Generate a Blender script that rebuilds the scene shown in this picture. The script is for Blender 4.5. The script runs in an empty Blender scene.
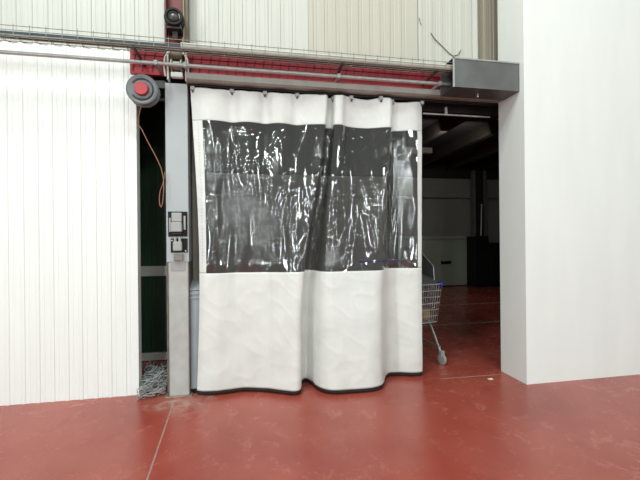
import bpy, bmesh, math, random
from mathutils import Vector, Matrix, noise
random.seed(7)
S = bpy.context.scene
COL = S.collection
PI = math.pi

# ------------------------------------------------------------------ camera
CAMH, FPX, YAW, ROLL = 1.25, 365.0, math.radians(10.3), math.radians(0.55)
CAMPOS = Vector((0, -3.10, CAMH))
cd = bpy.data.cameras.new('camera')
cam = bpy.data.objects.new('camera', cd)
COL.objects.link(cam)
cd.sensor_fit = 'HORIZONTAL'; cd.sensor_width = 36.0
cd.lens = FPX / 640.0 * 36.0
cd.clip_start = 0.05; cd.clip_end = 100
CM = Matrix.Rotation(-YAW, 3, 'Z') @ Matrix.Rotation(PI/2, 3, 'X') @ Matrix.Rotation(-ROLL, 3, 'Z')
cam.matrix_world = Matrix.Translation(CAMPOS) @ CM.to_4x4()
S.camera = cam

def at(px, py, y):
    """point of the plane Y=y seen at a photo position (used to measure the place)"""
    r = CM @ Vector(((px-320)/FPX, (240-py)/FPX, -1))
    return CAMPOS + r * ((y-CAMPOS.y)/r.y)
def X(px, y=0.0, py=240): return at(px, py, y).x
def Z(px, py, y=0.0): return at(px, py, y).z

# ------------------------------------------------------------------ light
S.view_settings.view_transform = 'Standard'; S.view_settings.look = 'None'
S.view_settings.gamma = 1; S.view_settings.use_curve_mapping = False
S.view_settings.exposure = 0.08
w = bpy.data.worlds.new('world'); S.world = w; w.use_nodes = True
w.node_tree.nodes['Background'].inputs[0].default_value = (0.90, 1.0, 0.97, 1)
w.node_tree.nodes['Background'].inputs[1].default_value = 0.24
def area(name, loc, target, sx, sy, power, col=(1, .97, .92)):
    l = bpy.data.lights.new(name, 'AREA'); l.shape = 'RECTANGLE'; l.size = sx; l.size_y = sy
    l.energy = power; l.color = col
    o = bpy.data.objects.new(name, l); COL.objects.link(o); o.location = loc
    o.rotation_euler = (Vector(target)-Vector(loc)).to_track_quat('-Z', 'Y').to_euler()
    return o
# rows of high fluorescent battens in the hall, behind and above the photographer
LC = (.93, 1, .95)
area('hall_area_light', (-1.7, -2.3, 6.2), (0.0, -.4, 1.0), 1.5, .22, 95, LC)
area('hall_area_light', (-3.6, -4.6, 7.2), (0.2, 0, 1.0), 1.5, .22, 110, LC)
area('hall_area_light', (1.0, -4.8, 7.2), (0.5, 0, 1.0), 1.5, .22, 80, LC)
area('hall_area_light', (4.6, -4.8, 7.2), (0.5, 0, 1.0), 1.5, .22, 40, LC)
# tall light strips, added out of view for long glints on the film
for wx_, wy_, ww_, wp_ in ((-5.4, -6.2, .12, 90), (-1.0, -9.4, .12, 85), (4.4, -7.4, .12, 60)):
    area('tall_glint_light', (wx_, wy_, 2.4), (0.5, 0, 1.6), ww_, 3.8, wp_*1.5, (.90, .98, 1))
# low far lamps, added out of view for small bright glints
for wx_, wy_, wz_, wp_ in ((-3.6, -7.5, 4.6, 130), (1.8, -7.8, 4.6, 110), (-.2, -11.5, 4.0, 90)):
    area('hall_area_light', (wx_, wy_, wz_), (0.5, 0, 1.6), 1.2, .12, wp_*.6, LC)

area('store_fill_light', (3.4, 2.6, 3.0), (3.4, 7.5, 1.6), 1.2, .12, 10, (.97, 1, .92))  # unseen fill lamps, added to brighten the back of the store
area('store_fill_light', (4.4, 2.6, 3.0), (4.4, 2.6, 0), 1.2, .12, 4, (.97, 1, .92))

# ------------------------------------------------------------------ materials
MATS = {}
def nd(nt, t, **kw):
    n = nt.nodes.new(t)
    for k, v in kw.items():
        if k.startswith('i_'): n.inputs[k[2:].replace('_', ' ')].default_value = v
        else: setattr(n, k, v)
    return n
def mat(name, c, rough=.5, metal=0, var=.12, scale=8, bump=0, stretch=(1, 1, 1), spec=.5, c2=None, rvar=0):
    if name in MATS: return MATS[name]
    m = bpy.data.materials.new(name); m.use_nodes = True; nt = m.node_tree
    b = nt.nodes['Principled BSDF']
    b.inputs['Roughness'].default_value = rough; b.inputs['Metallic'].default_value = metal
    b.inputs['Specular IOR Level'].default_value = spec
    tc = nd(nt, 'ShaderNodeTexCoord'); mp = nd(nt, 'ShaderNodeMapping'); mp.inputs['Scale'].default_value = stretch
    nt.links.new(tc.outputs['Object'], mp.inputs[0])
    n = nd(nt, 'ShaderNodeTexNoise'); n.inputs['Scale'].default_value = scale; n.inputs['Detail'].default_value = 6
    nt.links.new(mp.outputs[0], n.inputs['Vector'])
    r = nd(nt, 'ShaderNodeValToRGB'); r.color_ramp.elements[0].position = .3; r.color_ramp.elements[1].position = .7
    c2 = c2 or tuple(x*(1-var) for x in c)
    r.color_ramp.elements[0].color = (*c2, 1); r.color_ramp.elements[1].color = (*c, 1)
    nt.links.new(n.outputs[0], r.inputs[0]); nt.links.new(r.outputs[0], b.inputs['Base Color'])
    if bump:
        bp = nd(nt, 'ShaderNodeBump'); bp.inputs['Strength'].default_value = bump; bp.inputs['Distance'].default_value = .01
        nt.links.new(n.outputs[0], bp.inputs['Height']); nt.links.new(bp.outputs[0], b.inputs['Normal'])
    MATS[name] = m
    return m
panel_white = mat('panel_white', (.55, .565, .51), .45, var=.08, scale=3, stretch=(2, 2, .4))
panel_cream = mat('panel_cream', (.49, .475, .40), .45, var=.06, scale=3, stretch=(2, 2, .4))
panel_grey = mat('panel_grey', (.51, .51, .45), .45, var=.07, scale=3, stretch=(2, 2, .4))
panel_tan = mat('panel_tan', (.36, .32, .25), .5, var=.1, scale=3, stretch=(2, 2, .4))
panel_side = mat('panel_side', (.84, .87, .84), .5, var=.04, scale=3, stretch=(2, 2, .4))
red_steel = mat('red_steel', (.42, .016, .032), .45, var=.35, scale=7)
red_column = mat('red_column', (.15, .016, .018), .5, var=.4, scale=9)
olive = mat('olive_paint', (.16, .13, .08), .6, var=.3)
zinc = mat('zinc_metal', (.46, .47, .45), .42, .35, var=.25, scale=20)
duct_m = mat('duct_galvanised', (.17, .175, .17), .5, .55, var=.25, scale=6)
steelgrey = mat('grey_steel_paint', (.33, .32, .29), .5, .1, var=.2, scale=10)
wire_m = mat('wire_zinc', (.34, .33, .28), .45, .5, var=.3, scale=20)
cable_white = mat('cable_white', (.62, .64, .58), .5, var=.15)
cable_dark = mat('cable_dark', (.045, .05, .055), .5)
cable_teal = mat('cable_teal', (.05, .09, .12), .5)
pillar_m = mat('pillar_paint', (.40, .43, .44), .42, var=.06, scale=4)
pillar_low = mat('pillar_lower', (.47, .48, .46), .5, var=.14, scale=9, c2=(.38, .385, .36))
edge_brown = mat('edge_brown', (.17, .15, .12), .6, var=.4, scale=12)
jamb_m = mat('jamb_paint', (.20, .185, .15), .6, var=.25, scale=5)
black_m = mat('black_plastic', (.010, .010, .010), .6, spec=.25)
dark_metal = mat('dark_metal', (.05, .05, .045), .4, .4)
grey_plastic = mat('grey_plastic', (.36, .37, .36), .4, var=.08)
green_m = mat('green_panel', (.030, .085, .040), .5, var=.4, scale=4, stretch=(12, 1, .4))
rail_white = mat('door_rail_white', (.78, .80, .75), .5, var=.15, scale=6)
orange_m = mat('cord_brown', (.33, .14, .08), .6)
bin_m = mat('bin_blue_grey', (.30, .34, .37), .45, var=.08)
reel_grey = mat('reel_grey', (.17, .19, .20), .45, var=.3, scale=15)
reel_red = mat('reel_red', (.42, .035, .045), .4, var=.1)
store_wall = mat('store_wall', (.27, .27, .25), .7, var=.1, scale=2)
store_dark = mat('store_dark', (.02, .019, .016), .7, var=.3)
timber = mat('dark_timber', (.026, .016, .011), .7, var=.3, scale=4)
wire_chrome = mat('trolley_wire', (.42, .45, .44), .35, .6, var=.1)
blue_m = mat('blue_plastic', (.02, .03, .30), .4)
rubber = mat('grey_rubber', (.30, .31, .29), .6, var=.2, scale=30)
green_goods = mat('green_goods', (.03, .13, .06), .5)
red_goods = mat('red_goods', (.22, .03, .04), .5)
tan_goods = mat('tan_goods', (.28, .17, .08), .6)
scrap_m = mat('film_scrap', (.42, .44, .44), .3, var=.5, scale=12)
paper_m = mat('paper', (.85, .8, .7), .6)
line_m = mat('floor_line', (.50, .30, .27), .6, var=.5, scale=25)
mesh_red = mat('red_mesh', (.45, .03, .05), .5)

def floor_material():
    m = bpy.data.materials.new('red_painted_concrete'); m.use_nodes = True; nt = m.node_tree; L = nt.links.new
    b = nt.nodes['Principled BSDF']
    tc = nd(nt, 'ShaderNodeTexCoord')
    n1 = nd(nt, 'ShaderNodeTexNoise'); n1.inputs['Scale'].default_value = 1.6; n1.inputs['Detail'].default_value = 8; n1.inputs['Roughness'].default_value = .6
    L(tc.outputs['Object'], n1.inputs['Vector'])
    r1 = nd(nt, 'ShaderNodeValToRGB'); r1.color_ramp.elements[0].position = .35; r1.color_ramp.elements[1].position = .68
    r1.color_ramp.elements[0].color = (.31, .050, .033, 1); r1.color_ramp.elements[1].color = (.41, .090, .062, 1)
    L(n1.outputs[0], r1.inputs[0])
    # worn pale scuffs
    n2 = nd(nt, 'ShaderNodeTexNoise'); n2.inputs['Scale'].default_value = 7; n2.inputs['Detail'].default_value = 12; n2.inputs['Roughness'].default_value = .78; n2.inputs['Distortion'].default_value = .6
    L(tc.outputs['Object'], n2.inputs['Vector'])
    r2 = nd(nt, 'ShaderNodeValToRGB'); r2.color_ramp.elements[0].position = .53; r2.color_ramp.elements[1].position = .62
    n3 = nd(nt, 'ShaderNodeTexNoise'); n3.inputs['Scale'].default_value = 1.1; n3.inputs['Detail'].default_value = 3
    mp = nd(nt, 'ShaderNodeMapping'); mp.inputs['Location'].default_value = (3.1, 1.3, 0)
    L(tc.outputs['Object'], mp.inputs[0]); L(mp.outputs[0], n3.inputs['Vector'])
    r3 = nd(nt, 'ShaderNodeValToRGB'); r3.color_ramp.elements[0].position = .42; r3.color_ramp.elements[1].position = .60
    L(n2.outputs[0], r2.inputs[0]); L(n3.outputs[0], r3.inputs[0])
    mu = nd(nt, 'ShaderNodeMath', operation='MULTIPLY'); L(r2.outputs[0], mu.inputs[0]); L(r3.outputs[0], mu.inputs[1])
    mu2 = nd(nt, 'ShaderNodeMath', operation='MULTIPLY'); mu2.inputs[1].default_value = .40; L(mu.outputs[0], mu2.inputs[0])
    mx = nd(nt, 'ShaderNodeMix', data_type='RGBA'); mx.inputs[7].default_value = (.55, .22, .18, 1)
    L(mu2.outputs[0], mx.inputs[0]); L(r1.outputs[0], mx.inputs[6]); 
    vd = nd(nt, 'ShaderNodeVectorMath', operation='DISTANCE'); L(tc.outputs['Object'], vd.inputs[0]); vd.inputs[1].default_value = (-.56, -.06, 0)
    dr_ = nd(nt, 'ShaderNodeMapRange'); dr_.inputs[1].default_value = .10; dr_.inputs[2].default_value = .30; dr_.inputs[3].default_value = 1; dr_.inputs[4].default_value = 0; L(vd.outputs['Value'], dr_.inputs[0])
    dn = nd(nt, 'ShaderNodeMapRange'); dn.inputs[1].default_value = .42; dn.inputs[2].default_value = .66; L(n2.outputs[0], dn.inputs[0])
    dm_ = nd(nt, 'ShaderNodeMath', operation='MULTIPLY'); L(dr_.outputs[0], dm_.inputs[0]); L(dn.outputs[0], dm_.inputs[1])
    mx2 = nd(nt, 'ShaderNodeMix', data_type='RGBA'); mx2.inputs[7].default_value = (.50, .36, .30, 1)
    L(dm_.outputs[0], mx2.inputs[0]); L(mx.outputs[2], mx2.inputs[6]); L(mx2.outputs[2], b.inputs['Base Color'])
    rr = nd(nt, 'ShaderNodeMapRange'); rr.inputs[3].default_value = .16; rr.inputs[4].default_value = .36
    L(n2.outputs[0], rr.inputs[0]); L(rr.outputs[0], b.inputs['Roughness'])
    bp = nd(nt, 'ShaderNodeBump'); bp.inputs['Strength'].default_value = .12; bp.inputs['Distance'].default_value = .01
    L(n2.outputs[0], bp.inputs['Height']); L(bp.outputs[0], b.inputs['Normal'])
    return m
floor_m = floor_material()

def pvc_white():
    m = bpy.data.materials.new('white_tarpaulin'); m.use_nodes = True; nt = m.node_tree; L = nt.links.new
    b = nt.nodes['Principled BSDF']; b.inputs['Roughness'].default_value = .38
    tc = nd(nt, 'ShaderNodeTexCoord')
    n = nd(nt, 'ShaderNodeTexNoise'); n.inputs['Scale'].default_value = 5; n.inputs['Detail'].default_value = 7
    L(tc.outputs['Object'], n.inputs['Vector'])
    r = nd(nt, 'ShaderNodeValToRGB'); r.color_ramp.elements[0].position = .3; r.color_ramp.elements[1].position = .6
    r.color_ramp.elements[0].color = (.64, .655, .625, 1); r.color_ramp.elements[1].color = (.72, .735, .705, 1)
    L(n.outputs[0], r.inputs[0]); L(r.outputs[0], b.inputs['Base Color'])
    n2 = nd(nt, 'ShaderNodeTexNoise'); n2.inputs['Scale'].default_value = 6; n2.inputs['Detail'].default_value = 3; n2.inputs['Distortion'].default_value = 1.2
    L(tc.outputs['Object'], n2.inputs['Vector'])
    bp = nd(nt, 'ShaderNodeBump'); bp.inputs['Strength'].default_value = .10; bp.inputs['Distance'].default_value = .03
    L(n2.outputs[0], bp.inputs['Height']); L(bp.outputs[0], b.inputs['Normal'])
    return m
def pvc_clear():
    m = bpy.data.materials.new('clear_pvc_film'); m.use_nodes = True; nt = m.node_tree; L = nt.links.new
    nt.nodes.remove(nt.nodes['Principled BSDF']); out = nt.nodes['Material Output']
    tc = nd(nt, 'ShaderNodeTexCoord')
    mp = nd(nt, 'ShaderNodeMapping'); mp.inputs['Scale'].default_value = (1, 1, .06)
    L(tc.outputs['Object'], mp.inputs[0])
    n = nd(nt, 'ShaderNodeTexNoise'); n.inputs['Scale'].default_value = 11; n.inputs['Detail'].default_value = 1; n.inputs['Distortion'].default_value = .15
    L(mp.outputs[0], n.inputs['Vector'])
    bp = nd(nt, 'ShaderNodeBump'); bp.inputs['Strength'].default_value = .045; bp.inputs['Distance'].default_value = .02
    L(n.outputs[0], bp.inputs['Height'])
    tr = nd(nt, 'ShaderNodeBsdfTransparent'); tr.inputs[0].default_value = (.72, .72, .70, 1)
    df = nd(nt, 'ShaderNodeBsdfDiffuse'); df.inputs[0].default_value = (.62, .62, .60, 1)
    gl = nd(nt, 'ShaderNodeBsdfGlossy'); gl.inputs['Roughness'].default_value = .055; gl.inputs[0].default_value = (1, 1, 1, 1)
    L(bp.outputs[0], gl.inputs['Normal'])
    fr = nd(nt, 'ShaderNodeFresnel'); fr.inputs[0].default_value = 1.54; L(bp.outputs[0], fr.inputs['Normal'])
    fm = nd(nt, 'ShaderNodeMath', operation='MULTIPLY'); fm.inputs[1].default_value = 2.1; fm.use_clamp = True; L(fr.outputs[0], fm.inputs[0])
    m1 = nd(nt, 'ShaderNodeMixShader'); m1.inputs[0].default_value = .055; L(tr.outputs[0], m1.inputs[1]); L(df.outputs[0], m1.inputs[2])
    m2 = nd(nt, 'ShaderNodeMixShader'); L(fm.outputs[0], m2.inputs[0]); L(m1.outputs[0], m2.inputs[1]); L(gl.outputs[0], m2.inputs[2])
    L(m2.outputs[0], out.inputs[0])
    return m
white_m = pvc_white(); clear_m = pvc_clear()
panel_clear = mat('clear_panel', (.10, .11, .105), .3, var=.05)

# ------------------------------------------------------------------ mesh helpers
class MB:
    def __init__(s): s.bm = bmesh.new()
    def box(s, x0, x1, y0, y1, z0, z1, bev=0, rot=None, piv=None):
        g = bmesh.ops.create_cube(s.bm, size=1)['verts']
        for v in g: v.co = Vector(((x0+x1)/2+v.co.x*(x1-x0), (y0+y1)/2+v.co.y*(y1-y0), (z0+z1)/2+v.co.z*(z1-z0)))
        if bev:
            es = list({e for v in g for e in v.link_edges})
            r = bmesh.ops.bevel(s.bm, geom=es, offset=bev, segments=2, affect='EDGES', profile=.5)
            g = list({v for f in r['faces'] for v in f.verts} | {v for v in g if v.is_valid})
        if rot: bmesh.ops.rotate(s.bm, verts=g, cent=piv or Vector(((x0+x1)/2, (y0+y1)/2, (z0+z1)/2)), matrix=rot)
        return s
    def cyl(s, p, q, r, seg=16, r2=None):
        p, q = Vector(p), Vector(q); d = q-p
        m = Matrix.Translation((p+q)/2) @ d.to_track_quat('Z', 'Y').to_matrix().to_4x4()
        bmesh.ops.create_cone(s.bm, cap_ends=True, segments=seg, radius1=r, radius2=r if r2 is None else r2, depth=d.length, matrix=m)
        return s
    def tube(s, pts, r, seg=6):
        pts = [Vector(p) for p in pts]; rings = []; up = Vector((0.13, .21, 1)).normalized()
        for i, p in enumerate(pts):
            t = (pts[min(i+1, len(pts)-1)]-pts[max(i-1, 0)]).normalized()
            a = t.cross(up)
            if a.length < .05: a = t.cross(Vector((1, 0, 0)))
            a.normalize(); b = t.cross(a)
            rings.append([s.bm.verts.new(p+a*r*math.cos(2*PI*k/seg)+b*r*math.sin(2*PI*k/seg)) for k in range(seg)])
        for A, B in zip(rings, rings[1:]):
            for k in range(seg): s.bm.faces.new((A[k], A[(k+1) % seg], B[(k+1) % seg], B[k]))
        s.bm.faces.new(rings[0][::-1]); s.bm.faces.new(rings[-1])
        return s
    def prism(s, prof, x0, x1):   # profile in (y,z) extruded along x
        a = [s.bm.verts.new((x0, y, z)) for y, z in prof]; b = [s.bm.verts.new((x1, y, z)) for y, z in prof]
        n = len(prof)
        for i in range(n): s.bm.faces.new((a[i], a[(i+1) % n], b[(i+1) % n], b[i]))
        s.bm.faces.new(a[::-1]); s.bm.faces.new(b); return s
    def prismz(s, prof, z0, z1):  # profile in (x,y)
        a = [s.bm.verts.new((x, y, z0)) for x, y in prof]; b = [s.bm.verts.new((x, y, z1)) for x, y in prof]
        n = len(prof)
        for i in range(n): s.bm.faces.new((a[i], a[(i+1) % n], b[(i+1) % n], b[i]))
        s.bm.faces.new(a[::-1]); s.bm.faces.new(b); return s
    def lathe(s, prof, c, ax='Y', seg=32):  # profile (r, h) about an axis through c
        rings = []
        for r, h in prof:
            ring = []
            for k in range(seg):
                a = 2*PI*k/seg; u, v = r*math.cos(a), r*math.sin(a)
                o = {'Y': (u, h, v), 'Z': (u, v, h), 'X': (h, u, v)}[ax]
                ring.append(s.bm.verts.new(Vector(c)+Vector(o)))
            rings.append(ring)
        for A, B in zip(rings, rings[1:]):
            for k in range(seg): s.bm.faces.new((A[k], A[(k+1) % seg], B[(k+1) % seg], B[k]))
        s.bm.faces.new(rings[0][::-1]); s.bm.faces.new(rings[-1]); return s
    def build(s, name, m, parent=None, smooth=False, kind=None, label=None):
        bmesh.ops.recalc_face_normals(s.bm, faces=s.bm.faces)
        me = bpy.data.meshes.new(name); s.bm.to_mesh(me); s.bm.free(); me.materials.append(m)
        if smooth:
            for p in me.polygons: p.use_smooth = True
            try: me.set_sharp_from_angle(angle=math.radians(40))
            except Exception: pass
        o = bpy.data.objects.new(name, me); COL.objects.link(o)
        if parent:
            o.parent = parent; o.matrix_parent_inverse = Matrix.Translation(-parent.location)
        if kind: o['kind'] = kind
        if label: o['label'] = label
        return o
def smooth(P, n=5):
    out = []
    for i in range(len(P)-1):
        p0, p1, p2, p3 = P[max(i-1, 0)], P[i], P[i+1], P[min(i+2, len(P)-1)]
        for k in range(n):
            t = k/n
            out.append(.5*((2*p1)+(-p0+p2)*t+(2*p0-5*p1+4*p2-p3)*t*t+(-p0+3*p1-3*p2+p3)*t**3))
    return out+[P[-1]]
def tag(o, label, cat, group=None, kind=None):
    o['label'] = label; o['category'] = cat
    if group: o['group'] = group
    if kind: o['kind'] = kind
    return o
def thing(name, loc, label, cat, group=None):
    o = bpy.data.objects.new(name, None); o.empty_display_size = .05; COL.objects.link(o); o.location = loc
    return tag(o, label, cat, group)

# ------------------------------------------------------------------ structure
HD = 0.34                                   # depth of the opening behind the pillar line
XL, XR = X(140.5, .18), X(500.5, -.03)       # the bay seen in the photo
TOP = 5.2
MB().box(-6, 9, -9, 9, -.12, 0).build('floor', floor_m, kind='structure')

def ribbed(x0, x1, y, z0, z1, pitch=.105, th=.08, seed=0):
    """vertical ribbed cladding sheet, real relief on the front"""
    rnd = random.Random(seed); prof = [(x0, y)]
    x = x0+.01
    while x+pitch < x1:
        prof += [(x, y), (x+.006, y-.006), (x+.03, y-.006), (x+.036, y), (x+.062, y), (x+.066, y+.003), (x+.072, y+.003), (x+.076, y)]
        x += pitch*(.94+.12*rnd.random())
    prof += [(x1, y), (x1, y+th), (x0, y+th)]
    return MB().prismz(prof, z0, z1)
ZB = 2.80
yw = .10
wb = bpy.data.objects.new('wall_back', None); COL.objects.link(wb); wb['kind'] = 'structure'; wb.location = (0, yw, ZB)
segs = [(-6.0, X(168, yw, 20), panel_white, 1), (X(186, yw, 20), X(308, yw, 20), panel_white, 2), (X(308.3, yw, 20), X(417.6, yw, 30), panel_cream, 3),
        (X(418.2, yw, 30), X(471.5, yw, 30), panel_grey, 4)]
for a, b, m, sd in segs: ribbed(a, b, yw, ZB, TOP, seed=sd).build('cladding_panel', m, wb)
MB().box(X(471.5, yw, 30), X(476.5, yw, 30), yw-.02, yw+.08, ZB, TOP, .004).build('corner_flashing', panel_white, wb)
ribbed(X(476.5, yw, 30), XR+.25, yw+.06, ZB, TOP, seed=9).build('cladding_panel', panel_tan, wb)
MB().box(X(166, yw, 20), X(190, yw, 20), yw+.09, yw+.13, ZB, TOP).build('cladding_panel', panel_tan, wb)
# side walls beyond the edges of the photograph
ribbed(-6, XL, .10, 0, ZB+.01, seed=11).build('wall_left', panel_side, kind='structure')
wr = MB(); wr.box(XR, 9, -.35, -.02, 0, TOP); wr.build('wall_right', panel_side, kind='structure')
# header over the opening
xp1 = X(188.5, 0)
MB().box(XL, 8, .22, .34, 2.50, 2.86).build('trim_1', store_dark, kind='structure')
MB().box(xp1+.004, X(200, .17), .165, .42, 0, 2.50).build('trim_2', jamb_m, kind='structure')
# store room behind the opening
BY = 5.9
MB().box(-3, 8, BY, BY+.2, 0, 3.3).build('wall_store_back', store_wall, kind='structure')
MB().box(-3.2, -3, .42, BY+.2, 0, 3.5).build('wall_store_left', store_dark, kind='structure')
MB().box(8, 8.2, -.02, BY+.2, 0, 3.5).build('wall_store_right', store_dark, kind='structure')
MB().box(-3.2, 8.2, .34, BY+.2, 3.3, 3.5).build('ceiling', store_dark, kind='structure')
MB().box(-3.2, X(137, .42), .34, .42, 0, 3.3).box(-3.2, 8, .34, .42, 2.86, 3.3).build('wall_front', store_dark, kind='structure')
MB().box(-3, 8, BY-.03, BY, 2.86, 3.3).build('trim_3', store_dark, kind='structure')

for i in range(9):
    x = -1.6+i*.95
    tag(MB().box(x, x+.12, .5, BY-.04, 3.08, 3.3).build('ceiling_joist', timber),
        'dark timber joist running back under the ceiling of the unlit store', 'joist', 'joists in the dark store behind the curtain')

# joints and lines in the floor
def strip(p, q, wd, z=.0015):
    p, q = Vector(p), Vector(q); d = (q-p).normalized(); n = Vector((-d.y, d.x, 0))*wd/2
    m = MB(); v = [m.bm.verts.new(c) for c in (p-n, q-n, q+n, p+n)]
    t = [m.bm.verts.new(Vector(x.co)+Vector((0, 0, z))) for x in v]
    m.bm.faces.new(t); m.bm.faces.new(v[::-1])
    for i in range(4): m.bm.faces.new((v[i], v[(i+1) % 4], t[(i+1) % 4], t[i]))
    return m
def fl(px, py):
    r = CM @ Vector(((px-320)/FPX, (240-py)/FPX, -1)); return CAMPOS + r*(-CAMPOS.z/r.z)
a, b = fl(173, 404), fl(147, 480); b = b+(b-a)*1.5
strip(a, b, .010).build('trim_4', line_m, kind='structure')
a, b = fl(440, 379), fl(499, 375); strip((X(424,.2), a.y, 0), (XR, a.y-.01, 0), .008).build('trim_5', line_m, kind='structure')
a = fl(470, 323); strip((-1, a.y, 0), (7, a.y, 0), .06).build('trim_6', line_m, kind='structure')
a = fl(470, 304); strip((-1, a.y, 0), (7, a.y, 0), .05).build('trim_7', line_m, kind='structure')

# ------------------------------------------------------------------ store room things seen in the dark
x0, x1 = X(426, BY-.1), X(474, BY-.1)
sp = thing('store_partition', (x0, BY-.1, 0), 'grey-green flat partition panel standing at the back of the dark store', 'partition')
MB().box(x0-.9, x1, BY-.16, BY-.08, .02, Z(450, 236, BY-.12), .01).build('panel', mat('panel_greengrey', (.42, .48, .40), .35, var=.2, scale=1.2), sp)
MB().box(X(441, BY-.17), X(451, BY-.17), BY-.18, BY-.16, Z(445, 264, BY-.17), Z(445, 261, BY-.17)).build('slot', black_m, sp)
MB().box(x0-.9, x1, BY-.17, BY-.16, Z(450, 240, BY-.12), Z(450, 238.5, BY-.12)).build('top_rail', steelgrey, sp)
for (pa, pb, pt, lab) in ((475, 489, 236, 'black upright cabinet beside the grey-green panel in the dark store'), (489.5, 505, 243, 'lower black cabinet at the right edge of the dark store')):
    ya = BY-.55
    t = thing('cabinet', ((X(pa, ya)+X(pb, ya))/2, ya+.2, 0), lab, 'cabinet')
    MB().box(X(pa, ya), X(pb, ya), ya, ya+.38, .0, Z(480, pt, ya), .012).build('body', black_m, t)
    MB().box(X(pa+1, ya), X(pb-1, ya), ya-.012, ya, .08, Z(480, pt+3, ya), .004).build('door', black_m, t)
sc = thing('steel_column', (X(480, BY-.4), BY-.3, 0), 'dark steel column against the back wall of the store', 'column')
yy = BY-.16
MB().box(X(475, yy), X(486, yy), yy+.05, yy+.12, 0, 3.07).build('web', store_dark, sc)
MB().box(X(474, yy), X(476, yy), yy, yy+.15, 0, 3.07).box(X(485, yy), X(487, yy), yy, yy+.15, 0, 3.07).build('flange', jamb_m, sc)
tag(MB().cyl((X(481, BY-.4), BY-.4, Z(480, 236, BY-.55)), (X(482, BY-.4), BY-.4, Z(481, 204, BY-.4)), .018).build('white_tube', cable_white),
    'short white tube standing upright on a black cabinet in the store', 'tube')
tag(MB().box(X(389, 2.6), X(397, 2.6), 2.55, 2.67, 0, 2.86).build('dark_post', store_dark), 'dark square post seen through the right half of the clear window', 'post')
yy = BY-.02
tag(MB().cyl((-2.6, yy-.05, Z(450, 198, yy)), (7.6, yy-.05, Z(450, 198, yy)), .012).build('wall_pipe', jamb_m), 'thin pipe running level along the back wall of the store', 'pipe')
tag(MB().box(X(405, 1.0), X(432, 1.0), .97, 1.03, Z(420, 153, 1.), Z(420, 148, 1.)).box(X(404, 1.0), X(406, 1.0), .98, 1.02, Z(420, 150, 1.), 3.3).build('hanging_bracket', steelgrey),
    'grey metal bracket hanging from the store ceiling beside the right curtain edge', 'bracket')

# ------------------------------------------------------------------ beams, rail
bm_ = thing('red_beam', (0, .05, 2.6), 'red painted steel beam behind the cable tray above the curtain', 'beam')
MB().box(XL-.02, XR, .02, .05, 2.59, 2.80).build('web', red_steel, bm_)
MB().box(XL-.02, XR, -.06, .13, 2.785, 2.80).build('top_flange', red_steel, bm_)
gr = thing('curtain_track', (0, -.02, 2.53), 'grey steel track running above the curtain hooks', 'track')
MB().prism([(-.086, 2.535), (-.06, 2.525), (.06, 2.525), (.06, 2.59), (-.066, 2.59), (-.086, 2.575)], xp1+.005, XR-.002).build('track_profile', steelgrey, gr)
MB().box(xp1+.005, XR-.002, -.012, .012, 2.507, 2.525).build('slot', black_m, gr)
tag(MB().box(XL, X(166, 0)-.002, .05, .09, 2.50, 2.56).box(XL, X(166, 0)-.002, .06, .09, 2.40, 2.42).build('door_track', dark_metal), 'dark sliding door track left of the grey pillar', 'track')
# thin lower rail seen on the right of the curtain
tag(MB().cyl((X(424, .1), .1, 2.43), (XR-.01, .1, 2.43), .008).box(X(447, .1)-.01, X(447, .1)+.01, .09, .11, 2.43, 2.50).build('thin_rod', zinc), 'thin galvanised rod under the track right of the curtain', 'rod')

# cable tray (wire basket)
TX0, TX1 = -3.4, X(452, -.2)
ty0, ty1, tz0, tz1 = -.28, -.185, 2.672, 2.732
tray = thing('cable_tray', (0, -.19, tz0), 'long wire basket cable tray in front of the red beam', 'cable tray')
fm = MB()
for y, z in ((ty0, tz1), (ty0, (tz0+tz1)/2), (ty1, tz1), (ty1, (tz0+tz1)/2)): fm.tube([(TX0, y, z), (TX1, y, z)], .0028, 5)
for y in (ty0, ty0+.032, ty0+.064, ty1): fm.tube([(TX0, y, tz0), (TX1, y, tz0)], .0032, 5)
x = TX0
while x < TX1:
    fm.tube([(x, ty0, tz1+.012), (x, ty0, tz0-.003), (x, ty1, tz0-.003), (x, ty1, tz1+.012)], .0026, 5); x += .1
fm.build('wire_basket', wire_m, tray)
for px in (142, 340, 430):
    x = X(px, -.1)
    MB().box(x-.010, x+.010, -.27, .02, tz0-.016, tz0-.006).build('support_bracket', dark_metal, tray)
def run(px0, px1, y, z, r, m, wob=.004, seed=0, lab='', cat='cable', name='cable', x0=None, x1=None, g=None):
    rnd = random.Random(seed); a = TX0 if x0 is None else x0; b = TX1+.1 if x1 is None else x1; pts = []
    n = int((b-a)/.09)
    ph = rnd.random()*9
    for i in range(n+1):
        x = a+(b-a)*i/n
        pts.append((x, y+wob*2*noise.noise((x*2.2, ph, 0)), z+wob*noise.noise((x*3.1, ph, 5))))
    o = MB().tube(pts, r, 8).build(name, m, smooth=True)
    return tag(o, lab, cat, g)
run(0, 0, -.245, tz0+.034, .021, cable_white, .002, 1, 'thick white pipe lying along the front of the cable tray', 'pipe', 'white_pipe', x0=X(183, -.24))
run(0, 0, -.247, tz0+.026, .012, cable_teal, .004, 11, 'dark blue-green cable lying in the left end of the tray', x1=X(183, -.24))
run(0, 0, -.215, tz0+.012, .008, cable_dark, .005, 2, 'thickest black cable lying in the tray behind the white pipe')
run(0, 0, -.197, tz0+.030, .006, mat('cable_brown', (.10, .06, .04), .6), .004, 3, 'brown cable lying in the middle of the tray')
run(0, 0, -.199, tz0+.047, .004, mat('cable_grey', (.28, .27, .22), .6), .006, 6, 'thin grey cable lying highest at the back of the tray')
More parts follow.
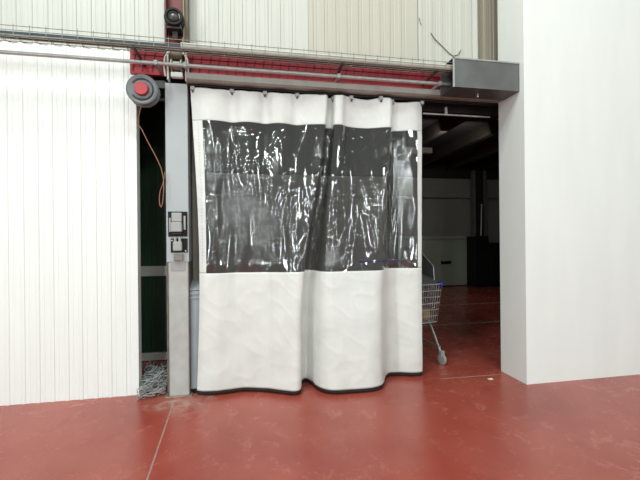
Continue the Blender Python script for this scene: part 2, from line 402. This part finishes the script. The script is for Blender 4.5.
# conduit
cz = 2.617
con = thing('conduit', (0, -.12, cz), 'straight grey steel conduit pipe under the cable tray', 'conduit')
MB().cyl((TX0, -.125, cz), (X(451, -.12), -.125, cz), .014, 14).build('tube', zinc, con, smooth=True)
for px in (158, 187, 340, 441):
    x = X(px, -.12)
    MB().box(x-.014, x+.014, -.145, -.105, cz-.018, cz+.018, .003).box(x-.008, x+.008, -.106, .018, cz-.012, cz+.012).build('clamp', zinc, con)
# wire mesh guard in front of the red beam
mg = MB(); x0, x1 = XL, TX1; x = x0
while x < x1-.03:
    mg.tube([(x, .012, 2.61), (x+.03, .012, 2.78)], .0026, 4); x += .072
for z in (2.655, 2.70, 2.74): mg.tube([(x0, .012, z), (x1, .012, z)], .0026, 4)
tag(mg.build('mesh_guard', mat('mesh_dark_red', (.06, .008, .01), .5)), 'dark wire mesh in front of the red beam', 'mesh')

# galvanised duct box
dx0 = X(453, -.30, 70); dx1 = XR-.004
dzb, dzt = Z(453, 86.5, -.30), Z(453, 57.5, -.30)
du = thing('duct_box', ((dx0+dx1)/2, -.2, dzb), 'grey galvanised metal box duct at the right end of the cable tray', 'duct')
m = MB(); th = .004
m.box(dx0, dx1, -.30, -.296, dzb, dzt).box(dx0, dx1, -.296, -.09, dzt-.004, dzt).box(dx0, dx1, -.296, -.09, dzb, dzb+.004).box(dx0, dx1, -.094, -.09, dzb, dzt)
m.build('casing', duct_m, du)
MB().box(dx0-.003, dx0+.012, -.305, -.30, dzb-.003, dzt+.003).box(dx0, dx1, -.305, -.30, dzt-.008, dzt+.004).build('edge_seam', zinc, du)
xx = X(479, -.2)
MB().cyl((xx, -.2, dzb-.035), (xx, -.2, dzb), .005, 8).cyl((xx, -.2, dzb-.012), (xx, -.2, dzb-.004), .012, 6).cyl((xx, -.2, dzb-.036), (xx, -.2, dzb-.03), .010, 6).build('bolt', zinc, du)
# loose black cable over cladding near the duct
pts = []
for (px, py) in ((431, 33), (434, 38), (439, 43), (444, 48), (449, 53), (453, 56), (458, 55), (461, 50)):
    p = at(px, py, yw-.012); pts.append(p)
tag(MB().tube(pts, .004, 6).build('wire', mat('wire_brown', (.12, .10, .08), .6)), 'loose thin wire curling down the cladding above the duct box', 'wire')
tag(MB().tube([at(419, 17, yw-.012), at(420, 22, yw-.012), at(421.5, 25, yw-.012)], .003, 6).build('wire', wire_m), 'short stub of wire on the cladding at the right panel joint', 'wire')

# ------------------------------------------------------------------ red column with siren
xa, xb = X(166, .0, 20), X(182, .0, 20)
rc = thing('red_column', ((xa+xb)/2, .05, ZB), 'dark red steel column standing above the grey pillar', 'column')
MB().box(xa, xb, 0.02, .06, 2.80, TOP).build('web', red_column, rc)
MB().box(xa-.006, xa+.008, -.03, .1, 2.80, TOP).build('flange', red_column, rc)
xo = X(182.5, .0, 20); xo2 = X(188, 0, 20)
tag(MB().box(xo, xo2, 0.0, .07, 2.80, TOP, .004).build('trunking', olive), 'olive brown vertical trunking right beside the red column', 'trunking')
tag(MB().tube([(xo+.01, -.012, 2.81), (xo+.012, -.012, 3.1), (xo+.006, -.012, 3.5), (xo+.01, -.012, TOP)], .006, 8).build('riser_cable', mat('cable_tan', (.3, .25, .17), .6)), 'tan cable rising on the front of the olive trunking', 'cable')
c = at(174, 18, -.08)
si = thing('warning_siren', (c.x, c.y, c.z), 'round black siren on the red column at the top left', 'siren')
MB().lathe([(.050, .09), (.068, .07), (.074, .02), (.074, -.01), (.066, -.03), (.05, -.03), (.046, -.015), (.03, -.012)], c, 'Y').build('housing', black_m, si, True)
MB().lathe([(.044, .0), (.040, -.028), (.028, -.036), (.026, -.030), (.015, -.030)], c, 'Y').build('horn', dark_metal, si, True)
MB().lathe([(.013, .0), (.012, -.038), (.006, -.045)], c, 'Y').build('centre_cap', grey_plastic, si, True)
MB().box(c.x-.055, c.x+.055, c.y-.01, c.y+.1, c.z-.085, c.z-.07, .003).box(c.x+.042, c.x+.052, c.y-.01, c.y+.1, c.z-.085, c.z-.02, .003).box(c.x-.02, c.x+.02, c.y+.03, c.y+.06, c.z-.14, c.z-.085, .003).build('bracket', dark_metal, si)
MB().box(c.x+.035, c.x+.058, c.y-.02, c.y+.02, c.z-.012, c.z+.03, .003).build('lug', grey_plastic, si)

# ------------------------------------------------------------------ roller gear above pillar
c = at(177, 66, -.04)
rg = thing('door_roller_gear', (c.x, c.y, 2.52), 'grey pulley gear on top of the grey pillar under the tray', 'pulley')
MB().lathe([(.040, -.045), (.052, -.04), (.052, -.033), (.036, -.025), (.036, .025), (.052, .033), (.052, .04), (.040, .045)], c, 'X').build('pulley', mat('greenish_metal', (.30, .32, .25), .4, .3), rg, True)
MB().box(c.x-.075, c.x-.062, -.05, .02, 2.53, 2.76, .003).build('side_plate', cable_white, rg)
MB().box(c.x+.062, c.x+.075, -.05, .02, 2.53, 2.76, .003).build('side_plate', cable_white, rg)
MB().cyl((c.x-.085, c.y, c.z), (c.x+.085, c.y, c.z), .012, 12).build('axle', dark_metal, rg)
MB().box(c.x-.045, c.x+.045, -.06, -.02, 2.55, 2.592, .006).build('guide_block', cable_white, rg)
MB().lathe([(.030, -.04), (.038, -.035), (.038, .035), (.030, .04)], (c.x, -.05, c.z+.085), 'X').build('small_roller', mat('brownish_metal', (.22, .19, .14), .5, .3), rg, True)
hc = MB()
for s_ in (-1, 1):
    hc.tube([(c.x+s_*.03, -.07, 2.745), (c.x+s_*.06, -.075, 2.73), (c.x+s_*.085, -.075, 2.69), (c.x+s_*.092, -.07, 2.62), (c.x+s_*.083, -.06, 2.55)], .006, 8)
hc.build('hose', cable_white, rg, True)

# ------------------------------------------------------------------ grey pillar
pa, pb = X(166.3, 0), X(188.8, 0)
pi_ = thing('grey_pillar', ((pa+pb)/2, .06, 0), 'light grey painted steel pillar left of the curtain', 'pillar')
zj = Z(177, 262, 0)
MB().box(pa, pb, 0, .14, zj, 2.525, .004).build('upper_cover', pillar_m, pi_)
MB().box(pa+.010, pb-.008, .006, .14, 0, zj-.001, .002).build('lower_web', pillar_low, pi_)
MB().box(pa, pa+.010, -.006, .14, 0, zj, .001).build('flange', edge_brown, pi_)
MB().box(pb-.008, pb, -.006, .14, 0, zj, .001).build('flange', edge_brown, pi_)
MB().box(pa+.03, pb-.03, .0, .006, Z(178, 262, 0)-.07, zj, .001).build('cover_lip', mat('lip_grey', (.35, .35, .35), .5), pi_)
MB().box(pa-.02, pb+.015, -.02, .16, 0, .008, .002).build('base_plate', mat('dusty_plate', (.38, .27, .22), .8, var=.4, scale=30), pi_)
# sockets
def sx(px): return X(px, -.01, 230)
def sz(py): return Z(177, py, -.01)
s1 = thing('switch_socket', (sx(177.5), -.005, sz(236)), 'upper of two grey switched sockets on the grey pillar', 'socket')
MB().box(sx(168), sx(187.3), -.008, 0, sz(236.5), sz(211.5), .002).build('back_plate', black_m, s1)
MB().box(sx(172.5), sx(182.5), -.05, -.008, sz(222), sz(213), .006).build('upper_cover', grey_plastic, s1)
MB().box(sx(172), sx(182.8), -.062, -.008, sz(232), sz(222.3), .008).build('lower_cover', grey_plastic, s1)
MB().box(sx(184), sx(186), -.03, -.008, sz(230), sz(216), .003).build('side_clip', grey_plastic, s1)
MB().box(sx(169.5), sx(171.3), -.03, -.008, sz(232), sz(218), .003).build('side_clip', grey_plastic, s1)
MB().cyl((sx(172.5), -.02, sz(233.5)), (sx(182), -.02, sz(233.5)), .008, 10).build('hinge', dark_metal, s1)
s2 = thing('plug_socket', (sx(177.5), -.005, sz(253)), 'lower grey socket on a black plate under the first', 'socket')
MB().box(sx(170.5), sx(187.3), -.008, 0, sz(252.5), sz(238.5), .002).build('back_plate', black_m, s2)
MB().box(sx(173.5), sx(182.5), -.05, -.008, sz(251), sz(241.5), .010).build('body', grey_plastic, s2)
for px in (175.7, 180.2):
    MB().cyl((sx(px), -.03, sz(242)), (sx(px), -.03, sz(237)), .0105, 14).build('knob', grey_plastic, s2, True)
for px, py in ((172, 240.5), (185.5, 251)):
    MB().cyl((sx(px), -.008, sz(py)), (sx(px), -.014, sz(py)), .006, 10).build('screw', zinc, s2)
tag(MB().box(sx(174), sx(183), -.03, 0, sz(260.5), sz(253.8), .004).build('cable_box', mat('taupe_plastic', (.22, .20, .18), .5)), 'small taupe cable box directly under the lower socket', 'box')

# ------------------------------------------------------------------ green door on the left
yd = 1.0
gd = thing('green_door', ((XL+pa)/2, yd, 0), 'dark green panelled sliding door left of the grey pillar', 'door')
dl, dr = X(128, yd), X(180, yd)
def zz(py): return Z(153, py, yd)
MB().box(dl, dr, yd, yd+.05, zz(266), 2.80).build('upper_panel', green_m, gd)
MB().box(dl, dr, yd, yd+.05, zz(352), zz(276)).build('lower_panel', green_m, gd)
MB().box(dl, dr, yd-.02, yd+.06, zz(276), zz(266), .003).build('middle_rail', rail_white, gd)
MB().box(dl, dr, yd-.02, yd+.06, 0.004, zz(352.5), .003).build('bottom_rail', rail_white, gd)
mm = MB(); x = dl+.05
while x < dr-.02: mm.box(x, x+.006, yd-.006, yd, zz(352), zz(276)).box(x, x+.006, yd-.006, yd, zz(266), 2.80); x += .055
mm.build('seam_ribs', green_m, gd)

# hose/cable reel
c = at(143.2, 91, -.08)
re = thing('cable_reel', (c.x, c.y, c.z), 'round grey reel with a red hub hanging at the left edge', 'reel')
MB().lathe([(.03, .05), (.105, .05), (.115, .045), (.115, .03), (.10, .028), (.085, .02), (.085, -.01), (.10, -.018), (.115, -.02), (.115, -.035), (.105, -.04), (.085, -.034), (.06, -.034), (.05, -.034)], c, 'Y', 40).build('drum', reel_grey, re, True)
MB().lathe([(.052, -.03), (.052, -.052), (.048, -.062), (.02, -.062)], c, 'Y').build('hub', reel_red, re, True)
MB().tube([Vector(c)+Vector((.08*math.cos(t*PI/10), -.038, .08*math.sin(t*PI/10))) for t in range(-8, 9)], .006, 6).build('rim_ring', dark_metal, re, True)
MB().box(c.x-.012, c.x+.012, -.02, .10, c.z-.02, c.z+.02).box(c.x-.012, c.x+.012, .10-.02, .10, c.z, 2.60).build('hanger', dark_metal, re)
pts = [(138, 122), (142, 130), (148, 142), (155, 155), (161, 168), (163.5, 180), (163.5, 192), (162.5, 203), (161, 207), (159.5, 202), (160, 192), (163, 183), (165, 172)]
P3 = [at(px, py, -.03+.02*math.sin(i*.8)) for i, (px, py) in enumerate(pts)]
P3 = [c+Vector((-.01, -.01, -.11))]+P3
MB().tube(smooth(P3), .0035, 6).build('hanging_cord', orange_m, re, smooth=True, label='thin reddish brown cord hanging in a loop')

# ------------------------------------------------------------------ grey bin behind curtain's left edge
bx0, bx1, by0, by1 = X(189.8, .02, 330), X(189.8, .02, 330)+.36, .03, .15
bt = Z(195, 290, .05)
bn = thing('plastic_bin', ((bx0+bx1)/2, (by0+by1)/2, 0), 'blue-grey plastic bin half hidden by the left curtain edge', 'bin')
m = MB(); m.box(bx0, bx1, by0, by1, .035, bt-.002, .012)
m.build('body', bin_m, bn)
MB().box(bx0-.006, bx1+.006, by0-.008, by1+.008, bt-.035, bt-.02, .003).box(bx0-.006, bx1+.006, by0-.008, by1+.008, bt-.07, bt-.055, .003).build('rim', bin_m, bn)
MB().prism([(by0-.004, bt), (by0-.004, bt+.012), (by1, bt+.07), (by1, bt)], bx0, bx1).build('lid', bin_m, bn)
MB().box(bx0+.01, bx1-.01, by0+.01, by1-.01, 0, .036).build('base', black_m, bn)

# ------------------------------------------------------------------ curtain
# fold line: photo column and depth, at the top edge and at the hem
CP = [(190.5, .015, 197, -.01), (200.5, -.012, 203.5, -.035), (212, -.025, 216, -.05), (222, -.01, 226, -.04), (232, .015, 236, -.03), (241, -.015, 244, -.025), (249, -.025, 252, -.04), (257, -.01, 260, -.06),
      (265, .015, 268, -.08), (273, -.015, 275, -.11), (281, -.028, 281, -.135), (289, -.01, 287, -.16), (297, .015, 292, -.18), (308, -.02, 297, -.185), (320, -.045, 300.5, -.16), (326.5, -.05, 301.5, -.10),
      (328, .0, 301.5, .01), (328, .04, 306, .07), (333, .04, 312, -.01), (333.5, -.02, 315, -.08), (336, -.06, 321, -.16), (342, -.06, 330, -.215), (347, -.015, 341, -.235), (356, .015, 352, -.24), (367, .015, 363, -.245),
      (376, -.01, 373, -.24), (385, -.045, 381, -.21), (390.5, -.055, 384, -.15), (392.5, -.02, 385, -.06), (392, .03, 388.5, .04), (397, .04, 397, .045), (407, .005, 411, .01), (416, -.005, 418, .0), (421.5, .015, 422.5, .01)]
NC = 640
def cr(vals, u):
    n = len(vals)-1; f = u*n; i = min(int(f), n-1); t = f-i
    p0, p1, p2, p3 = vals[max(i-1, 0)], vals[i], vals[i+1], vals[min(i+2, n)]
    return .5*((2*p1)+(-p0+p2)*t+(2*p0-5*p1+4*p2-p3)*t*t+(-p0+3*p1-3*p2+p3)*t**3)
cols = list(zip(*CP))
ZTOP, ZBAND, ZWIN, ZHEM = 2.500, 2.232, .988, .04
hooks_u = [u/(len(CP)-1) for u in (0.3, 4, 8, 12, 18, 22.5, 25.5, 29, 33)]
def cpoint(u, z):
    v = min(max((ZTOP-z)/(ZTOP-ZHEM), 0), 1)
    s = v*v*(3-2*v)*.55+v*.45
    pt, yt, pb_, yb = (cr(c_, u) for c_ in cols)
    y = yt+(yb-yt)*s
    # straight world lines from top to hem
    xt = X(pt, yt, 95); xb = X(pb_, yb, 385)
    w_ = min(v/.78, 1); x = xt+(xb-xt)*(w_*w_*(3-2*w_)*.8+v*.2) + .034*math.exp(-(u*34/3.0)**2)*math.sin(PI*v)
    return x, y
def topsag(u):
    d = min(abs(u-h) for h in hooks_u)*(len(CP)-1)
    return .016*min(d/2.0, 1.0)**1.3
RIDGES = [[(226,122),(241,135),(245,147),(244,172),(247,197)], [(214,127),(215.5,155),(216,175),(214,196)], [(222,131),(228.7,139),(228.7,172),(230,195)],
    [(260,157),(261,180),(261,197)], [(245,142),(250,162),(260,158)], [(232,122),(247,130),(262,133)], [(307,127),(295,155),(292,180),(289,197)],
    [(271,155),(277,140),(287,138)], [(284,185),(280,197),(277,210)], [(246,185),(248,198),(249,212)], [(262,180),(262,223),(263,246)], [(283.6,184),(277,203),(278,223)],
    [(283.6,186),(288,207),(282,230)], [(272,203),(271,221),(273,262)], [(306,178),(308,225),(307,270)], [(231,191),(228.6,214),(234,230)], [(206,207),(215,226),(217,249),(208,267)],
    [(354,130),(354,175),(350,197)], [(361,131),(367,162),(372,192)], [(374,126),(375,155)], [(385,127),(386,152)], [(349,180),(346,194),(341,214),(325,235)],
    [(362,180),(366.5,200),(369,226),(373,251),(379,237)], [(371,172),(377,196),(377,235)], [(349,221),(335.5,251),(336.7,267)], [(357,235),(369,251),(371,267)], [(387,180),(389,225),(388,268)],
    [(403,140),(404,165)], [(412,180),(411,210),(414,235)], [(316,130),(313,165),(315,200)], [(238,215),(245,240),(240,262)], [(297,205),(294,235),(298,262)], [(320,150),(318,190),(312,228)],
    [(341,135),(344,165),(340,190)], [(222,200),(225,225),(220,255)], [(255,205),(257,240),(250,266)], [(366,190),(360,203),(364,212),(372,208)], [(205,130),(208,160),(205,190)], [(207,160),(210,200),(206,240)]]
import numpy as np
rq_ = random.Random(21)
for k_ in range(26):
    cx_ = 208+200*rq_.random(); cy_ = 128+138*rq_.random(); l_ = 10+20*rq_.random(); sl_ = rq_.gauss(0, .14)
    RIDGES.append([(cx_-sl_*l_, cy_-l_), (cx_+rq_.gauss(0, 1.5), cy_), (cx_+sl_*l_*rq_.choice((1, -1, 1)), cy_+l_)])
SEG = []
for i_, rl in enumerate(RIDGES):
    P_ = [at(px, py, -.04) for px, py in rl]; P_ = smooth(P_, 4)
    rr_ = random.Random(i_)
    amp = (.7+.7*rr_.random())
    n_ = len(P_)-1
    for k_ in range(n_):
        tp = min(1, (k_+.5)/n_*4, (1-(k_+.5)/n_)*4)
        SEG.append((P_[k_].x, P_[k_].z, P_[k_+1].x, P_[k_+1].z, amp*(.35+.65*tp), .006+.004*rr_.random()))
SEG = np.array(SEG)
def ridge_row(xs, zs):
    x = np.array(xs)[:, None]; z = np.array(zs)[:, None]
    ax, az, bx_, bz, am, wd = SEG.T
    dx, dz = bx_-ax, bz-az
    t = np.clip(((x-ax)*dx+(z-az)*dz)/(dx*dx+dz*dz), 0, 1)
    d2 = (x-ax-t*dx)**2+(z-az-t*dz)**2
    return np.max(am/(1+d2/wd**2), axis=1)
def crease(x, z, y):
    # crumples of the stiff film: soft waves, sharp ridges running down the drop, small crinkles along the left edge
    wv = .05*noise.noise((x*2, z*2.2, 9))
    a = noise.noise(((x+wv)*9, y*4, z*.8))
    b = 1-abs(noise.noise(((x+wv)*11+3, y*5, z*1.3)))*2.4
    g_ = 1-abs(noise.noise(((x+wv)*26+1, 5, z*14.0)))*2.2
    k_ = max(0, 1-abs(x+.62)/.07)+max(0, 1-abs(x-1.66)/.06)
    return .008*a+.005*max(b, 0)**3+.007*max(g_, 0)**3*k_
FAC = {}
def sheet(u0, u1, za, zb, nu, nz, crinkle, zfun=None):
    bm = bmesh.new(); rows = []
    for j in range(nz+1):
        row = []; q = []
        for i in range(nu+1):
            u = u0+(u1-u0)*i/nu; z = za+(zb-za)*j/nz
            zr = z-topsag(u)*(1-j/nz) if za == ZTOP else z
            q.append((*cpoint(u, zr), zr))
        if crinkle: rg = ridge_row([p[0] for p in q], [p[2] for p in q])
        for i, (x, y, z) in enumerate(q):
            if crinkle:
                e = max(min((ZBAND-z)/.07, (z-ZWIN)/.07, 1), 0)
                k = (crease(x, z, y)+.0075*float(rg[i]))*e*crinkle
            else:
                k = .004*noise.noise((x*4, 1, z*3))+.0025*(max(0, 1-abs(noise.noise((x*5+2, 4, z*6+x*3)))*3))**2
                k *= max(0, min(1, abs(z-ZWIN)/.05, abs(z-ZBAND)/.05))
            row.append(bm.verts.new((x, y-k, z)))
        rows.append(row)
    for A, B in zip(rows, rows[1:]):
        for i in range(nu): bm.faces.new((A[i], A[i+1], B[i+1], B[i]))
    return bm
def put(bm, name, m, parent, thick=0, label=None):
    bmesh.ops.recalc_face_normals(bm, faces=bm.faces)
    me = bpy.data.meshes.new(name); bm.to_mesh(me); bm.free(); me.materials.append(m)
    for p in me.polygons: p.use_smooth = True
    o = bpy.data.objects.new(name, me); COL.objects.link(o); o.parent = parent
    o.matrix_parent_inverse = Matrix.Translation(-parent.location)
    if thick:
        s = o.modifiers.new('thickness', 'SOLIDIFY'); s.thickness = thick; s.offset = 0
    if label: o['label'] = label
    return o
cu = thing('pvc_curtain', ((X(190, 0)+X(422, 0))/2, 0, ZHEM), 'white tarpaulin curtain with a wide clear plastic window hanging across the doorway', 'curtain')
ul, ur = 1.02/(len(CP)-1), (len(CP)-1-.85)/(len(CP)-1)
put(sheet(0, 1, ZTOP, ZBAND, NC, 22, 0), 'top_band', white_m, cu, .0016)
put(sheet(0, 1, ZWIN, ZHEM, NC, 70, 0), 'lower_skirt', white_m, cu, .0016)
bmh = sheet(0, 1, ZHEM+.006, .012, NC, 3, 0)  # black strip stands in for the shade in the gap under the curtain
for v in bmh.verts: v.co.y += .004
put(bmh, 'hem_shade_strip', mat('hem_shade_black', (.012, .012, .011), .7), cu, .004, 'black strip for the shade along the hem')
put(sheet(0, ul, ZBAND, ZWIN, 12, 90, 0), 'side_border', white_m, cu, .0016)
put(sheet(ur, 1, ZBAND, ZWIN, 12, 90, 0), 'side_border', white_m, cu, .0016)
put(sheet(ul, ur, ZBAND, ZWIN, 900, 260, 1.0), 'clear_window', clear_m, cu, 0, 'crumpled see-through plastic window')
# welded seams of the window (narrow doubled strip)
def seam(z, name):
    bm = sheet(ul*.9, ur, z+.012, z-.012, NC, 1, 0)
    for v in bm.verts: v.co.y -= .003
    return bm
# row of punched dots on left border
d0 = None; dm = mat('dot_grey', (.30, .30, .29), .5)
for i in range(44):
    z = ZBAND-.02-i*.027
    x, y = cpoint(ul*.6, z)
    if d0 is None: d0 = MB().cyl((0, -.0035, 0), (0, .001, 0), .0035, 6).build('punched_dot', dm); d = d0
    else: d = d0.copy(); COL.objects.link(d)
    d.parent = cu; d.matrix_parent_inverse = Matrix.Translation(-cu.location); d.location = (x, y, z)
for h in hooks_u:
    x, y = cpoint(h, ZTOP)
    m = MB()
    m.box(x-.017, x+.017, y-.018, y+.012, ZTOP-.022, ZTOP+.010, .004).cyl((x, 0, ZTOP+.004), (x, 0, ZTOP+.03), .006, 8)
    hk = m.build('hook_clamp', grey_plastic, cu)
    MB().cyl((x, y-.020, ZTOP-.032), (x, y+.008, ZTOP-.032), .008, 10).build('eyelet_bolt', dark_metal, hk)

# ------------------------------------------------------------------ shopping trolley
# local frame: +x towards the nose; built at the origin and turned
tx, ty_ = X(444.5, .10, 360), .16
L_ = .74
def make_trolley():
    t = thing('shopping_trolley', (0, 0, 0), 'wire shopping trolley with blue corners standing behind the right curtain edge', 'trolley')
    W = .25
    # basket corners (x, halfwidth) bottom and top
    bx = dict(b0=(-.66, .19), b1=(.0, .15), t0=(-.78, .26), t1=(.03, .19)); zb, zt0, zt1 = .42, .94, .80
    def bp(side, f, g):   # f along 0 rear..1 nose, g 0 bottom..1 top
        xb_ = bx['b0'][0]+(bx['b1'][0]-bx['b0'][0])*f; wb_ = bx['b0'][1]+(bx['b1'][1]-bx['b0'][1])*f
        xt_ = bx['t0'][0]+(bx['t1'][0]-bx['t0'][0])*f; wt_ = bx['t0'][1]+(bx['t1'][1]-bx['t0'][1])*f
        zt = zt0+(zt1-zt0)*f
        return Vector((xb_+(xt_-xb_)*g, side*(wb_+(wt_-wb_)*g), zb+(zt-zb)*g))
    m = MB()
    for s in (-1, 1):
        for k in range(7): m.tube([bp(s, 0, k/6), bp(s, 1, k/6)], .0035 if k not in (0, 3, 6) else .005, 6)
        for k in range(23): m.tube([bp(s, k/22, 0), bp(s, k/22, 1)], .0022, 5)
    m.build('basket_side', wire_chrome, t)
    m = MB()
    for k in range(7): m.tube([bp(-1, 1, k/6), bp(1, 1, k/6)], .0035 if k not in (0, 3, 6) else .005, 6)
    for k in range(13):
        m.tube([bp(-1, 1, 0).lerp(bp(1, 1, 0), k/12), bp(-1, 1, 1).lerp(bp(1, 1, 1), k/12)], .0022, 5)
    m.build('basket_front', wire_chrome, t)
    m = MB()
    for k in range(9): m.tube([bp(-1, 0, 0).lerp(bp(1, 0, 0), k/8), bp(-1, 1, 0).lerp(bp(1, 1, 0), k/8)], .0028, 5)
    for k in range(12): m.tube([bp(-1, k/11, 0), bp(1, k/11, 0)], .0028, 5)
    m.build('basket_floor', wire_chrome, t)
    for s in (-1, 1):
        c = bp(s, 1, 1)
        MB().box(c.x-.045, c.x+.012, c.y-.015, c.y+.015, c.z-.022, c.z+.016, .006).build('corner_guard', blue_m, t)
    m = MB()
    for s in (-1, 1):
        m.tube(smooth([Vector((.03, s*.17, .13)), Vector((-.02, s*.17, .20)), Vector((-.12, s*.18, .34)), Vector((-.22, s*.19, .41)), Vector((-.40, s*.19, .41))]), .011, 8)
        m.tube(smooth([Vector((-.62, s*.23, .13)), Vector((-.66, s*.24, .40)), Vector((-.74, s*.26, .80)), Vector((-.82, s*.26, .98))]), .011, 8)
        m.tube([Vector((.02, s*.17, .17)), Vector((-.62, s*.23, .17))], .009, 8)
    m.tube([(-.30, -.19, .17), (-.30, .19, .17)], .008, 8)
    m.build('chassis', wire_chrome, t, True)
    m = MB(); m.cyl((-.82, -.27, .99), (-.82, .27, .99), .016, 14)
    m.build('handle', blue_m, t, True)
    for (x, y) in ((.035, -.17), (.035, .17), (-.62, -.23), (-.62, .23)):
        cs = MB().box(x-.012, x+.03, y-.022, y+.022, .105, .14, .005).box(x-.005, x+.028, y-.022, y-.017, .045, .12).box(x-.005, x+.028, y+.017, y+.022, .045, .12).build('caster', rubber, t)
        MB().lathe([(.020, -.014), (.050, -.014), (.056, -.008), (.056, .008), (.050, .014), (.020, .014)], (x+.012, y, .057), 'Y', 24).build('wheel', rubber, cs, True)
    # folded child-seat flap standing up
    F_ = [(-.10, .205, .83), (-.11, .205, .97), (-.45, .235, 1.17), (-.72, .26, 1.17), (-.76, .26, .94)]
    MB().tube(F_+F_[:1], .005, 6).build('flap_frame', wire_chrome, t)
    v = MB(); a = [v.bm.verts.new(p) for p in F_]
    b = [v.bm.verts.new(Vector(p.co)+Vector((0, .004, 0))) for p in a]
    v.bm.faces.new(a); v.bm.faces.new(b[::-1])
    for i in range(5): v.bm.faces.new((a[i], a[(i+1) % 5], b[(i+1) % 5], b[i]))
    v.build('flap', panel_clear, t)
    return t
tr = make_trolley()
TROT = math.radians(-78)
tr.location = (X(443, .24, 360)-.182, .26, 0); tr.rotation_euler = (0, 0, TROT)
TM = Matrix.Translation(tr.location) @ Matrix.Rotation(TROT, 4, 'Z')
def load(mb, name, m, label, cat):
    bmesh.ops.transform(mb.bm, matrix=TM, verts=mb.bm.verts)
    tag(mb.build(name, m), label, cat)
load(MB().box(-.20, -.04, -.12, .0, .428, .60, .02), 'green_package', green_goods, 'dark green package lying in the nose of the shopping trolley', 'package')
load(MB().box(-.13, -.05, -.10, -.03, .602, .66, .012), 'red_package', red_goods, 'small red package on top of the green one in the trolley', 'package')
load(MB().box(-.16, -.04, .005, .12, .428, .55, .03), 'tan_package', tan_goods, 'tan package in the trolley beside the green one', 'package')

# ------------------------------------------------------------------ scraps of film by the door, paper scrap
sm = MB(); rnd = random.Random(3)
base = at(152, 385, -.02)
for i in range(300):
    cy = -.02+.55*rnd.random(); lo, hi = X(136, cy), X(163, cy)
    if cy < .22: lo = XL+.02
    cx = lo+(hi-lo)*rnd.random()
    hgt = .17*max(0, 1-abs(cy-.25)/.4)
    ang = rnd.gauss(.7, .6); ln = .05+.18*rnd.random(); z = rnd.random()*hgt+.008
    dx, dy, dz = math.cos(ang)*ln/2, -math.sin(ang)*ln*.3, (rnd.random()-.1)*ln*.9
    p = [Vector((cx-dx, cy-dy, max(.006, z-dz*.5))), Vector((cx-dx*.3, cy+.02*rnd.random(), z+.02*rnd.random())), Vector((cx+dx*.4, cy, max(.006, z+dz*.2))), Vector((cx+dx, cy+dy, max(.006, z+dz*.6)))]
    p = [Vector((min(max(q.x, XL+.012), pa-.025), q.y, max(q.z, .006))) for q in p]
    sm.tube(smooth(p, 3), .0015+.0025*rnd.random(), 4)
tag(sm.build('film_scraps', scrap_m), 'tangled heap of shredded clear and grey film on the floor by the green door', 'scraps', kind='stuff')
c = fl(490, 379.5)
m = MB(); v = [m.bm.verts.new(Vector((c.x+a, c.y+b, z))) for a, b, z in ((-.022, -.01, .004), (.02, -.018, .002), (.026, .012, .007), (-.016, .016, .003))]
v2 = [m.bm.verts.new(Vector(q.co)+Vector((0, 0, .0015))) for q in v]
m.bm.faces.new(v[::-1]); m.bm.faces.new(v2)
for i in range(4): m.bm.faces.new((v[i], v[(i+1) % 4], v2[(i+1) % 4], v2[i]))
tag(m.build('paper_scrap', paper_m), 'tiny pale paper scrap lying on the red floor at the right', 'scrap')
